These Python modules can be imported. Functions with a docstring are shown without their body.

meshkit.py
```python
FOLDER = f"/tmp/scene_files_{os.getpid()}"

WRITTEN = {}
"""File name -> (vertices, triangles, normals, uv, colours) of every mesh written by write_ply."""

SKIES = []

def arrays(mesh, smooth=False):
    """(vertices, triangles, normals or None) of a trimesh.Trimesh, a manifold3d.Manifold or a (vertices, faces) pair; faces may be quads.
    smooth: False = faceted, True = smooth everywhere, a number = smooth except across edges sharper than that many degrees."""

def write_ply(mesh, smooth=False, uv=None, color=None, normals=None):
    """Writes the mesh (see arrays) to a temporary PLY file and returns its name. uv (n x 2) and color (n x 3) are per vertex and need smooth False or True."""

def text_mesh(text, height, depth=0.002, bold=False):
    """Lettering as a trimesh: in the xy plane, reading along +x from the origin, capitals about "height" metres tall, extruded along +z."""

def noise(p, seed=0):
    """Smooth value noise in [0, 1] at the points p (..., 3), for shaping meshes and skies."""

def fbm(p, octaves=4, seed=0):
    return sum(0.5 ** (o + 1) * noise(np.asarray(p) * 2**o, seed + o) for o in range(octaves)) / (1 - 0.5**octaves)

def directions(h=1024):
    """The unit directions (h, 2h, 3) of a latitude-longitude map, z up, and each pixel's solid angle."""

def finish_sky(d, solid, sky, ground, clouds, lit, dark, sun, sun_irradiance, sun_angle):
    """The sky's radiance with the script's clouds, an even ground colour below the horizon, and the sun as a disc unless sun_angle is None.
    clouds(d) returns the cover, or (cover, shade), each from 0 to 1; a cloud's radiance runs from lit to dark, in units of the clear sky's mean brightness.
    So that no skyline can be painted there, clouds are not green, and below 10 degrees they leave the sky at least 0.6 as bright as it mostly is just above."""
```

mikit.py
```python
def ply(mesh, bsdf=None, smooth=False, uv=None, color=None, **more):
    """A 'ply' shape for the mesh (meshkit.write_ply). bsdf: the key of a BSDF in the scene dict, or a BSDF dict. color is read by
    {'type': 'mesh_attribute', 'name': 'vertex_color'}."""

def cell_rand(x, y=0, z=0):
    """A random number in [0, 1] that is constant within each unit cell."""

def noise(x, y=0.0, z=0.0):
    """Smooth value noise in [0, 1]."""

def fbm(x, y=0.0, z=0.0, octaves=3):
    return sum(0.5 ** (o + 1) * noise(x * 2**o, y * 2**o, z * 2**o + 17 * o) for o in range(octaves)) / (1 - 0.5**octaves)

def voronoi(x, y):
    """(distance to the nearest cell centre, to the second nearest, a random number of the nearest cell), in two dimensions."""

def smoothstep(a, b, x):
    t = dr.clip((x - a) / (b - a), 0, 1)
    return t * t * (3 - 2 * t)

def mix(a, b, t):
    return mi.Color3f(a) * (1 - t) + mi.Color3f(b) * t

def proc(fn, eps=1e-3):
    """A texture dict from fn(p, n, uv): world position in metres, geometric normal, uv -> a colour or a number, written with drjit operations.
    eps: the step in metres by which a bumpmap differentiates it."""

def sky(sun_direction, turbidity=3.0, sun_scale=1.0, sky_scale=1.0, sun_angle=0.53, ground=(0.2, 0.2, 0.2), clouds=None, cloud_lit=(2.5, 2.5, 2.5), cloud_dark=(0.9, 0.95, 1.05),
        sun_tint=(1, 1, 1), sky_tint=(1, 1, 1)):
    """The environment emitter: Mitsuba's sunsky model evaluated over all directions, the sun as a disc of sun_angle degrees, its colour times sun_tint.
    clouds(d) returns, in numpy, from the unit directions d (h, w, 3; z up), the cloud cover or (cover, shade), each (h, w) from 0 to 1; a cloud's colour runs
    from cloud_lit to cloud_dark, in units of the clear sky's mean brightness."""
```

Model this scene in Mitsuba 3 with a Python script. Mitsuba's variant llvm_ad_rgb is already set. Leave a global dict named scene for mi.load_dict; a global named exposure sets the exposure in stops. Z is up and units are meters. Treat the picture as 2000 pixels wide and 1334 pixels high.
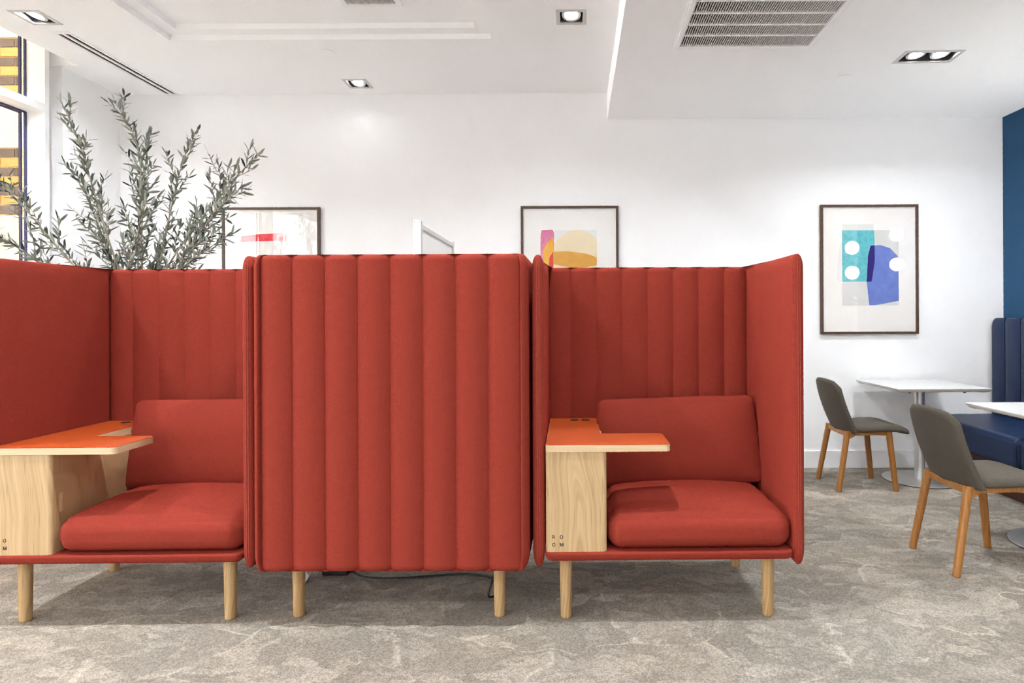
import math, random
import numpy as np, trimesh, drjit as dr, mitsuba as mi
from shapely.geometry import Polygon, box as sbox
import mikit, meshkit
from mikit import noise, fbm, voronoi, smoothstep, mix, proc, cell_rand

# ---------------------------------------------------------------- camera, sky, exposure
T = mi.ScalarTransform4f
F, CX, CY, ROLL, EYE = 1223.66, 1125.17, 621.28, 0.0045, 1.25
exposure = 2.72
scene, labels = {}, {}
scene['camera'] = {
    'type': 'perspective', 'fov': math.degrees(2 * math.atan(1000 / F)), 'fov_axis': 'x', 'near_clip': 0.05, 'far_clip': 200.0,
    'principal_point_offset_x': -(CX - 1000) / 2000, 'principal_point_offset_y': -(CY - 667) / 1334,
    'to_world': T().look_at(origin=[0, 0, EYE], target=[0, 1, EYE], up=[math.sin(ROLL), 0, math.cos(ROLL)])}
SKY, LAMP = 2.0, 500.0
scene['sky'] = mikit.sky([-0.5, 0.6, 0.62], turbidity=4.0, sun_scale=0.0, sky_scale=1.0, ground=(0.32, 0.31, 0.30),
                         clouds=lambda d: (np.full(d.shape[:2], 0.97), 0.25 * meshkit.fbm(d * 3.0, 3, 5)),
                         cloud_lit=(SKY * 7.0, SKY * 7.0, SKY * 7.05), cloud_dark=(SKY * 4.5, SKY * 4.6, SKY * 4.75))

# ---------------------------------------------------------------- helpers
rng = np.random.default_rng(7)
random.seed(7)
used = {}


def numbered(name):
    k = used.get(name, -1) + 1
    used[name] = k
    return name if k == 0 else f'{name}_{k:03d}'


def M4(x=0, y=0, z=0, deg=0):
    a = math.radians(deg)
    c, s = math.cos(a), math.sin(a)
    return np.array([[c, -s, 0, x], [s, c, 0, y], [0, 0, 1, z], [0, 0, 0, 1.0]])


class Kit:
    """A thing's parts, built once; place() adds one entry per part under the thing's own key."""

    def __init__(self):
        self.parts, self.n = [], {}

    def part(self, name, mesh, bsdf, smooth=False, parent=None, label=None, kind=None, **more):
        base = (parent + '__' if parent else '') + name
        k = self.n.get(base, -1) + 1
        self.n[base] = k
        path = base if k == 0 else f'{base}_{k:03d}'
        ply = mesh if isinstance(mesh, dict) else mikit.ply(mesh, bsdf, smooth=smooth, **more)
        if isinstance(mesh, dict) and bsdf:
            ply = {**ply, 'bsdf': {'type': 'ref', 'id': bsdf}}
        self.parts.append((path, ply, label, kind))
        return path

    def place(self, name, label=None, cat=None, group=None, M=None, kind=None, skip=()):
        root = numbered(name)
        for path, ply, lab, kd in self.parts:
            if path.split('__')[0] in skip:
                continue
            d = dict(ply)
            if M is not None:
                d['to_world'] = T(M @ np.array(T(d['to_world']).matrix)) if 'to_world' in d else T(M)
            key = f'{root}__{path}'
            scene[key] = d
            if lab or kd:
                labels[key] = {**({'label': lab} if lab else {}), **({'kind': kd} if kd else {})}
        tag(root, label, cat, group, kind)
        return root


def tag(key, label=None, cat=None, group=None, kind=None):
    d = {}
    for a, b in (('label', label), ('category', cat), ('group', group), ('kind', kind)):
        if b:
            d[a] = b
    labels[key] = d


def struct(name, mesh, bsdf, label=None, smooth=False, parent=None):
    key = numbered((parent + '__' if parent else '') + name)
    scene[key] = mikit.ply(mesh, bsdf, smooth=smooth)
    if not parent:
        tag(key, label, kind='structure')
    return key


def join(*ms):
    return trimesh.util.concatenate(list(ms))


def bx(x0, x1, y0, y1, z0, z1):
    m = trimesh.creation.box((abs(x1 - x0), abs(y1 - y0), abs(z1 - z0)))
    m.apply_translation(((x0 + x1) / 2, (y0 + y1) / 2, (z0 + z1) / 2))
    return m


def rbox(x0, x1, y0, y1, z0, z1, r=0.004, n=2):
    """a box with rounded edges"""
    import manifold3d as m3
    r = min(r, 0.49 * min(x1 - x0, y1 - y0, z1 - z0))
    s = m3.Manifold.sphere(r, 4 * n)
    pts = [s.translate((x, y, z)) for x in (x0 + r, x1 - r) for y in (y0 + r, y1 - r) for z in (z0 + r, z1 - r)]
    m = m3.Manifold.batch_hull(pts).to_mesh()
    return trimesh.Trimesh(m.vert_properties[:, :3], m.tri_verts, process=False)


def prism(poly, z0, z1):
    m = trimesh.creation.extrude_polygon(poly, z1 - z0, engine='earcut')
    m.apply_translation((0, 0, z0))
    return m


def normals2(p):
    d = np.roll(p, -1, 0) - p
    n = np.stack([d[:, 1], -d[:, 0]], 1)
    n /= np.linalg.norm(n, axis=1, keepdims=True) + 1e-12
    m = n + np.roll(n, 1, 0)
    m /= np.linalg.norm(m, axis=1, keepdims=True) + 1e-12
    return m


def loft(profile, zb, zt, rib=0.0, rzb=0.0, rit=0.0, rzt=0.0, n=6, zmid=1, nn=None):
    """closed plan profile (CCW) swept from zb to zt; its ends draw in by ri over a height rz"""
    p = np.asarray(profile, float)
    nn = normals2(p) if nn is None else nn
    zs, ins = [], []
    for k in range(n + 1):
        a = k / n * math.pi / 2
        zs.append(zb + rzb * (1 - math.cos(a)))
        ins.append(rib * (1 - math.sin(a)))
    for k in range(1, zmid):
        zs.append(zb + rzb + (zt - rzt - zb - rzb) * k / zmid)
        ins.append(0.0)
    for k in range(n + 1):
        a = k / n * math.pi / 2
        zs.append(zt - rzt * (1 - math.sin(a)))
        ins.append(rit * (1 - math.cos(a)))
    N = len(p)
    V = [np.column_stack([p - nn * i, np.full(N, z)]) for z, i in zip(zs, ins)]
    V = np.vstack(V)
    Fc = []
    for r in range(len(zs) - 1):
        for i in range(N):
            j = (i + 1) % N
            a, b, c, d = r * N + i, r * N + j, (r + 1) * N + j, (r + 1) * N + i
            Fc += [(a, b, c), (a, c, d)]
    c0 = len(V)
    V = np.vstack([V, V[:N].mean(0), V[-N:].mean(0)])
    L = (len(zs) - 1) * N
    for i in range(N):
        j = (i + 1) % N
        Fc += [(c0, j, i), (c0 + 1, L + i, L + j)]
    return trimesh.Trimesh(V, Fc, process=False)


def rrect(x0, x1, y0, y1, r, n=6):
    out = []
    for cx, cy, a0 in ((x1 - r, y0 + r, -90), (x1 - r, y1 - r, 0), (x0 + r, y1 - r, 90), (x0 + r, y0 + r, 180)):
        for k in range(n + 1):
            a = math.radians(a0 + 90 * k / n)
            out.append((cx + r * math.cos(a), cy + r * math.sin(a)))
    return np.array(out)


def densify(p, step):
    out = []
    p = np.asarray(p, float)
    for a, b in zip(p, np.roll(p, -1, 0)):
        m = max(1, int(np.linalg.norm(b - a) / step))
        out += [a + (b - a) * k / m for k in range(m)]
    return np.array(out)


def tube(pts, rad, sides=8, caps=True):
    p = np.asarray(pts, float)
    rad = np.broadcast_to(rad, (len(p),))
    t = np.gradient(p, axis=0)
    t /= np.linalg.norm(t, axis=1, keepdims=True) + 1e-12
    a = np.cross(t[0], [0, 0, 1.0] if abs(t[0][2]) < 0.9 else [1.0, 0, 0])
    V, Fc = [], []
    ang = np.arange(sides) * 2 * math.pi / sides
    for i in range(len(p)):
        a = a - t[i] * (a @ t[i])
        a /= np.linalg.norm(a)
        b = np.cross(t[i], a)
        V.append(p[i] + rad[i] * (np.cos(ang)[:, None] * a + np.sin(ang)[:, None] * b))
    V = np.vstack(V)
    for i in range(len(p) - 1):
        for k in range(sides):
            q = (k + 1) % sides
            Fc += [(i * sides + k, i * sides + q, (i + 1) * sides + q), (i * sides + k, (i + 1) * sides + q, (i + 1) * sides + k)]
    if caps:
        c = len(V)
        V = np.vstack([V, p[0], p[-1]])
        L = (len(p) - 1) * sides
        for k in range(sides):
            q = (k + 1) % sides
            Fc += [(c, q, k), (c + 1, L + k, L + q)]
    return trimesh.Trimesh(V, Fc, process=False)


def lathe(prof, sides=48):
    """prof: (radius, z) pairs from the bottom up; closed on the axis where the radius is 0"""
    m = trimesh.creation.revolve(np.array(prof, float), sections=sides)
    return m


def spline(pts, n):
    from scipy.interpolate import CubicSpline
    p = np.asarray(pts, float)
    s = np.r_[0, np.cumsum(np.linalg.norm(np.diff(p, axis=0), axis=1))]
    return CubicSpline(s, p)(np.linspace(0, s[-1], n))


def cushion(w, d, h, r, crown=0.0, bulge=0.0, sub=5, seed=0, wrinkle=0.002, back_drop=0.0):
    """upholstered pad centred on the origin, its base at z=0"""
    m = trimesh.creation.box((2, 2, 2))
    for _ in range(sub):
        m = m.subdivide()
    q = np.array(m.vertices)
    half = np.array([w, d, h]) / 2
    P = q * half
    core = np.clip(P, -(half - r), half - r)
    v = P - core
    v = core + v / np.maximum(np.linalg.norm(v, axis=1, keepdims=True), 1e-9) * r * (np.linalg.norm(v, axis=1, keepdims=True) > 0)
    x, y, z = q.T
    fx, fy, fz = 1 - x ** 2, 1 - y ** 2, 1 - z ** 2
    v[:, 2] += crown * (fx * fy) ** 0.6 * np.clip(z, 0, 1)
    v[:, 0] += bulge * np.sign(x) * np.abs(x) ** 3 * np.maximum(fy * fz, 0) ** 0.5
    v[:, 1] += bulge * np.sign(y) * np.abs(y) ** 3 * np.maximum(fx * fz, 0) ** 0.5
    v[:, 2] += half[2]
    n1 = meshkit.fbm(v * np.array([9, 9, 14.0]) + seed * 7.3, 3, seed) - 0.5
    corner = np.clip((np.abs(x) - 0.8) / 0.2, 0, 1) * np.clip((np.abs(z) + 0.2), 0, 1)
    fold = np.sin((v[:, 2] * 1.6 + v[:, 1] + seed) * 95) * corner * 0.0016
    vn = np.array(m.vertex_normals)
    v += vn * (n1 * wrinkle * 2 + fold)[:, None]
    return trimesh.Trimesh(v, m.faces, process=False)


def mv(m, x=0, y=0, z=0):
    m = m.copy()
    m.apply_translation((x, y, z))
    return m


def rot(m, deg, axis, at=(0, 0, 0)):
    m = m.copy()
    m.apply_transform(trimesh.transformations.rotation_matrix(math.radians(deg), axis, at))
    return m


# ---------------------------------------------------------------- materials
def pb(name, col, rough=0.6, spec=0.4, bump=None, bump_scale=1.0, two=True, **more):
    c = {'type': 'rgb', 'value': list(col)} if not callable(col) else proc(col)
    b = {'type': 'principled', 'base_color': c, 'roughness': rough, 'specular': spec, **more}
    if bump is not None:
        b = {'type': 'bumpmap', 'arbitrary': proc(bump[0], bump[1]), 'scale': bump_scale, 'bsdf': b}
    scene[name] = {'type': 'twosided', 'bsdf': b} if two else b


def plaster(p, n, uv):
    return mix((0.895, 0.905, 0.918), (0.87, 0.88, 0.893), fbm(p.x * 1.3, p.y * 1.3, p.z * 1.3))


pb('white_plaster', plaster, 0.75, 0.25)
pb('white_gloss', (0.84, 0.845, 0.85), 0.35, 0.5)
pb('white_ceiling', (0.893, 0.905, 0.915), 0.85, 0.2)
pb('blue_paint', lambda p, n, uv: mix((0.016, 0.062, 0.135), (0.019, 0.070, 0.150), fbm(p.y * 2, p.z * 2, 0)), 0.7, 0.2)


def carpet_c(p, n, uv):
    wx = p.x + 0.30 * (fbm(p.x * 2.1, p.y * 2.1, 3.0) - 0.5) + 0.06 * (noise(p.x * 11, p.y * 11, 2.0) - 0.5)
    wy = p.y + 0.30 * (fbm(p.x * 2.1, p.y * 2.1, 9.0) - 0.5) + 0.06 * (noise(p.x * 11, p.y * 11, 6.0) - 0.5)
    d1, d2, r = voronoi(wx * 1.7 + 3.3, wy * 2.4 + 1.7)
    brk = smoothstep(0.44, 0.58, fbm(p.x * 9, p.y * 14, 5.0, octaves=4))
    vein = (1 - smoothstep(0.004, 0.035, d2 - d1)) * smoothstep(0.35, 0.75, brk * 0.6 + 0.4 * r)
    e1 = fbm(wx * 3.1 + 7.0 * r, wy * 7.5, 2.0, octaves=4)
    blot = smoothstep(0.50, 0.545, e1 + 0.12 * (brk - 0.5))
    fleck = smoothstep(0.53, 0.60, fbm(wx * 14, wy * 26, 12.0, octaves=3))
    v = 0.27 + 0.06 * (r - 0.5) + 0.115 * blot * (0.45 + 0.55 * brk) + 0.12 * vein + 0.055 * fleck * (1 - blot) - 0.04 * fleck * blot
    v = v + 0.07 * (fbm(p.x * 1.1, p.y * 1.6, 8.0) - 0.5)
    grain = smoothstep(0.10, 0.90, noise(p.x * 340 + 90 * p.y, p.y * 270, 1.0) * 0.65 + noise(p.x * 140, p.y * 140, 4.0) * 0.35)
    v = v * (0.70 + 0.60 * grain)
    tint = 0.66 * mix((1.15, 0.985, 0.80), (1.08, 0.985, 0.86), fbm(p.x * 2.5, p.y * 2.5, 11.0))
    return tint * v


def carpet_b(p, n, uv):
    return noise(p.x * 230, p.y * 230, 1.0) * 0.6 + noise(p.x * 110, p.y * 110, 4.0) * 0.5


pb('carpet', carpet_c, 0.95, 0.1, bump=(carpet_b, 1.2e-3), bump_scale=0.0036, sheen=0.1)


def weave(p):
    h = noise(p.x * 130 + p.y * 130, p.z * 900, p.y * 40)
    v = noise(p.x * 900 + p.y * 900, p.z * 110, p.y * 60)
    return 0.5 * h + 0.5 * v


def red_c(p, n, uv):
    w = weave(p)
    f = smoothstep(0.965, 1.0, noise(p.x * 210, p.y * 210, p.z * 210))
    c = mix((0.170, 0.0215, 0.0135), (0.235, 0.0322, 0.0206), w)
    return mix(c, (0.62, 0.26, 0.21), f * 0.5)


pb('red_fabric', red_c, 0.9, 0.12, bump=(lambda p, n, uv: weave(p), 7e-4), bump_scale=0.0003, sheen=0.15, sheen_tint=1.0)
pb('red_stitch', (0.32, 0.075, 0.055), 0.8, 0.2)
pb('orange_laminate', (0.30, 0.046, 0.009), 0.5, 0.3)
pb('plywood_edge', lambda p, n, uv: mix((0.58, 0.44, 0.28), (0.46, 0.33, 0.19), noise(p.x * 6, p.y * 6, p.z * 420)), 0.55, 0.4)


def oak(p, scale, a, b, seed):
    x, y, z = p.x * scale, p.y * scale, p.z * scale
    c = dr.sqrt(dr.square(x + 0.10 * (fbm(z * 2.2, y * 2, seed) - 0.5) + 0.013 * seed) + dr.square(0.10 * (z - 0.15) * (0.4 + fbm(x * 4, seed, z * 2))))
    ring = noise(c * 120 + 3.0 * fbm(x * 7, y * 7, z * 1.8), x * 3, z * 0.8) * 0.65 + 0.35 * noise(c * 330 + 4.0 * fbm(x * 9, y * 9, z * 2.0), x * 8, z * 1.2)
    fine = noise(x * 420, y * 420, z * 14)
    pore = smoothstep(0.70, 0.95, noise(x * 260, y * 260, z * 9 + 3))
    t = smoothstep(0.28, 0.70, ring)
    return mix(a, b, 0.75 * t + 0.2 * fine) * (1 - 0.22 * pore)


pb('light_oak', lambda p, n, uv: oak(p, 1.0, (0.47, 0.33, 0.18), (0.355, 0.225, 0.105), 1.0), 0.5, 0.4)
pb('oak_leg', lambda p, n, uv: oak(p, 1.3, (0.43, 0.285, 0.14), (0.31, 0.18, 0.072), 2.0), 0.45, 0.45)
pb('chair_wood', lambda p, n, uv: oak(p, 1.3, (0.34, 0.145, 0.033), (0.255, 0.10, 0.020), 3.0), 0.4, 0.45)
pb('walnut_frame', lambda p, n, uv: mix((0.055, 0.030, 0.020), (0.085, 0.046, 0.028), noise(p.x * 40, p.y * 40, p.z * 40)), 0.45, 0.4)
pb('grey_fabric', lambda p, n, uv: mix((0.052, 0.045, 0.035), (0.098, 0.085, 0.067), 0.55 * weave(p) + 0.45 * noise(p.x * 420, p.y * 420, p.z * 420)), 0.9, 0.2, sheen=0.4)
pb('navy_leather', lambda p, n, uv: mix((0.006, 0.017, 0.052), (0.009, 0.022, 0.064), fbm(p.x * 6, p.y * 6, p.z * 6)), 0.42, 0.32,
   bump=(lambda p, n, uv: noise(p.x * 380, p.y * 380, p.z * 380), 8e-4), bump_scale=0.00012)
pb('dark_plinth', (0.050, 0.020, 0.012), 0.5, 0.4)
pb('table_white', (0.47, 0.465, 0.458), 0.32, 0.5)
pb('table_edge', (0.70, 0.66, 0.60), 0.4, 0.5)
pb('brushed_steel', lambda p, n, uv: mix((0.60, 0.585, 0.56), (0.70, 0.685, 0.66), noise(p.x * 300, p.y * 8, p.z * 300)), 0.42, 0.5, metallic=0.85)
pb('aluminium', (0.66, 0.67, 0.67), 0.35, 0.5, metallic=0.8)
pb('grey_metal', (0.40, 0.40, 0.405), 0.45, 0.5, metallic=0.35)
pb('silver_trim', (0.55, 0.54, 0.53), 0.4, 0.5, metallic=0.4)
pb('dark_housing', (0.045, 0.040, 0.040), 0.5, 0.4)
pb('black_plastic', (0.012, 0.012, 0.013), 0.45, 0.4)
pb('navy_gasket', (0.020, 0.018, 0.075), 0.4, 0.5)
pb('whiteboard', (0.60, 0.60, 0.585), 0.3, 0.5)
pb('mat_board', (0.80, 0.775, 0.745), 0.8, 0.2)
pb('ink', (0.02, 0.018, 0.016), 0.6, 0.3)
pb('filter_dark', lambda p, n, uv: mix((0.012, 0.010, 0.009), (0.05, 0.042, 0.036), fbm(p.x * 25, p.y * 25, 0)), 0.9, 0.1)
pb('filter_wire', (0.55, 0.50, 0.45), 0.6, 0.4)
pb('slat_white', (0.66, 0.645, 0.62), 0.5, 0.4)
pb('mortar', (0.62, 0.44, 0.19), 0.9, 0.1)
for nm, c1, c2 in (('brick_yellow', (0.66, 0.34, 0.075), (0.72, 0.40, 0.11)), ('brick_brown', (0.125, 0.085, 0.06), (0.18, 0.125, 0.085))):
    pb(nm, (lambda c1, c2: lambda p, n, uv: mix(c1, c2, fbm(p.x * 30, p.y * 30, p.z * 30)))(c1, c2), 0.9, 0.1)
pb('stone_band', lambda p, n, uv: mix((0.78, 0.70, 0.56), (0.72, 0.63, 0.49), fbm(p.x * 5, p.y * 5, p.z * 5)), 0.85, 0.1)
pb('paving_slabs', lambda p, n, uv: mix((0.36, 0.35, 0.33), (0.44, 0.43, 0.41), fbm(p.x * 2, p.y * 2, 0)), 0.9, 0.1)
pb('bark', lambda p, n, uv: mix((0.20, 0.165, 0.125), (0.36, 0.31, 0.25), noise(p.x * 90, p.y * 90, p.z * 30)), 0.85, 0.2)
pb('pot_grey', (0.16, 0.165, 0.17), 0.7, 0.3)
pb('soil', (0.045, 0.032, 0.022), 0.95, 0.1)
scene['glass'] = {'type': 'thindielectric', 'int_ior': 1.5, 'ext_ior': 1.0}
for i, (c, rg) in enumerate((((0.011, 0.017, 0.012), 0.5), ((0.034, 0.046, 0.031), 0.55), ((0.17, 0.19, 0.155), 0.65))):
    scene[f'leaf_{i}'] = {'type': 'twosided', 'a': {'type': 'principled', 'base_color': {'type': 'rgb', 'value': list(c)}, 'roughness': rg, 'specular': 0.3},
                          'b': {'type': 'principled', 'base_color': {'type': 'rgb', 'value': [0.21, 0.23, 0.195]}, 'roughness': 0.7, 'specular': 0.2}}

# ---------------------------------------------------------------- the room
YW, ZC, ZS, XS, XL, XR = 5.19, 3.113, 2.896, 0.2654, -3.77, 3.54
YF = -4.6          # wall behind the camera
XRR = 7.6          # the room goes on to the right past the end of the blue wall
YB = 2.45          # where the blue wall ends
struct('floor', bx(-4.1, XRR, YF, YW + 0.1, -0.1, 0), 'carpet', 'mottled grey and beige patterned carpet across the whole floor')
struct('wall_back', bx(-3.955, XR + 0.1, YW, YW + 0.15, -0.1, 3.75), 'white_plaster', 'plain white wall behind the red pods with three framed prints')
struct('baseboard_back', rbox(XL, 2.975, YW - 0.018, YW, 0, 0.146, 0.004), 'white_gloss', 'white baseboard along the back wall')
struct('wall_left', bx(-3.955, XL, 4.605, YW, -0.1, ZC + 0.5), 'white_plaster', 'short white wall between the window and the back corner')
struct('wall_right', join(bx(XR, XR + 0.12, YB, YW, -0.1, 3.2)), 'blue_paint', 'dark blue painted wall above the navy banquette')
struct('wall_side', bx(XR, XRR, YB - 0.12, YB, -0.1, 3.3), 'white_plaster', 'white wall returning behind the blue wall')
struct('wall_far', bx(XRR, XRR + 0.1, YF, YB, -0.1, 3.3), 'white_plaster', 'white wall far to the right')

# lamp positions: (x, y, z of the ceiling, heads, length along x)
SINGLE = [(-0.021, 3.876, ZC), (-1.718, 4.957, ZC), (-3.313, 3.851, ZC)]
UNSEEN_SING = [(x, y, ZC) for y in (2.15, -0.5, -2.7) for x in (-3.313, -1.667, -0.021)]  # out of view; rows placed to light the floor and the pods
DOUBLE = [(2.237, 3.968, ZS)]
UNSEEN_DOUB = [(2.237, y, ZS) for y in (1.9, -0.4, -2.6)] + [(5.2, y, ZS) for y in (1.2, -2.6)]  # out of view, placed to light the right side of the room
HALF = 0.094


def holes(z, lst, hx):
    return [sbox(x - hx + 0.008, y - HALF + 0.008, x + hx - 0.008, y + HALF - 0.008) for x, y, zz in lst if zz == z]


DX0, DX1, DY0, DY1 = -3.386, -3.268, 4.04, YW - 0.004
TX0, TX1, TY0, TY1 = -2.70, -0.555, 0.6, 4.175
SVX0, SVX1, SVY0, SVY1 = -1.42, -1.06, 3.25, 3.86
main = Polygon([(-3.637, YF), (XS, YF), (XS, YW + 0.02), (-3.95, YW + 0.02), (-3.95, 4.58), (-3.637, 4.58)])
cut = holes(ZC, SINGLE + UNSEEN_SING, HALF) + [sbox(DX0 + 0.012, DY0 + 0.015, DX1 - 0.012, DY1 - 0.02)]
p1 = main.difference(sbox(TX0, TY0, TX1, TY1))
p2 = main.difference(sbox(TX0 + 0.095, TY0 + 0.095, TX1 - 0.095, TY1 - 0.085))
p3 = main.difference(sbox(SVX0 + 0.02, SVY0 + 0.02, SVX1 - 0.02, SVY1 - 0.02))
for c in cut:
    p1, p2, p3 = p1.difference(c), p2.difference(c), p3.difference(c)
struct('ceiling', join(*[prism(g, a, b) for pg, a, b in ((p1, ZC, ZC + 0.035), (p2, ZC + 0.035, ZC + 0.07), (p3, ZC + 0.07, ZC + 0.11)) for g in getattr(pg, 'geoms', [pg])],
                       bx(-3.95, XS, YF, YW, 3.55, 3.62), bx(-3.637, -3.6, YF, 4.58, ZC + 0.11, 3.55)), 'white_ceiling', 'white ceiling with a stepped tray recess on the left')
VX0, VX1, VY0, VY1 = 0.605, 1.436, 2.70, 3.822
ps = Polygon([(XS, YF), (XRR, YF), (XRR, YB), (XR + 0.06, YB), (XR + 0.06, YW + 0.02), (XS, YW + 0.02)])
for c in holes(ZS, DOUBLE + UNSEEN_DOUB, HALF * 2 - 0.004) + [sbox(VX0 + 0.02, VY0 + 0.02, VX1 - 0.02, VY1 - 0.02)]:
    ps = ps.difference(c)
struct('ceiling_soffit', join(*[prism(g, ZS, ZC + 0.11) for g in getattr(ps, 'geoms', [ps])], bx(XS, XRR, YF, YW, 3.55, 3.62)), 'white_ceiling', 'dropped white ceiling section on the right')

# the window wall on the left: one shopfront window with mullions; only its far end is in view
GX = -3.90
struct('wall_sill', bx(-4.2, XL, YF, 4.455, -0.1, 0.10), 'white_plaster', 'low white kerb under the left window')
fr = [bx(GX, XL, 4.455, 4.492, 0.1, 3.55)]
YM = [4.455, 2.55, 0.65, -1.25, -3.15, YF]
for y in YM[1:-1]:
    fr.append(bx(GX, XL, y - 0.03, y + 0.03, 0.1, 3.55))
w = 'window_1'
scene[w + '__frame'] = mikit.ply(join(*fr), 'white_gloss')
scene[w + '__transom'] = mikit.ply(bx(GX, XL, YF, 4.455, 2.735, 2.79), 'white_gloss')
scene[w + '__reveal'] = mikit.ply(join(bx(-3.955, -3.87, 4.49, 4.61, 0, 3.55), bx(-3.955, XL, 4.58, 4.62, ZC, 3.55)), 'white_gloss')
n = 0
for a, b in zip(YM[:-1], YM[1:]):
    for z0, z1 in ((0.1, 2.735), (2.79, 3.55)):
        y0, y1 = b + (0.03 if b != YF else 0), a - (0.03 if a != 4.455 else 0)
        sfx = '' if n == 0 else f'_{n:03d}'
        g = trimesh.Trimesh([(GX - 0.03, y0 + 0.02, z0 + 0.02), (GX - 0.03, y1 - 0.02, z0 + 0.02), (GX - 0.03, y1 - 0.02, z1 - 0.02), (GX - 0.03, y0 + 0.02, z1 - 0.02)], [(0, 1, 2), (0, 2, 3)], process=False)
        scene[f'{w}__pane{sfx}'] = mikit.ply(g, 'glass')
        ring = Polygon([(y0, z0), (y1, z0), (y1, z1), (y0, z1)], [[(y0 + 0.012, z0 + 0.012), (y1 - 0.012, z0 + 0.012), (y1 - 0.012, z1 - 0.012), (y0 + 0.012, z1 - 0.012)]])
        ms = []
        for gx0, gx1 in ((GX - 0.012, GX), (GX - 0.05, GX - 0.034)):
            m = prism(ring, 0, gx1 - gx0)
            m.apply_transform(np.array([[0, 0, 1, gx0], [1, 0, 0, 0], [0, 1, 0, 0], [0, 0, 0, 1.0]]))
            ms.append(m)
        scene[f'{w}__gasket{sfx}'] = mikit.ply(join(*ms), 'navy_gasket')
        n += 1
tag(w, 'tall white framed shopfront window at the left edge with a dark gasket', kind='structure')
struct('trim_window', bx(-3.955, -3.6, YF, 4.62, 3.55, 3.7), 'white_gloss', 'white head above the left window')

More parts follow.
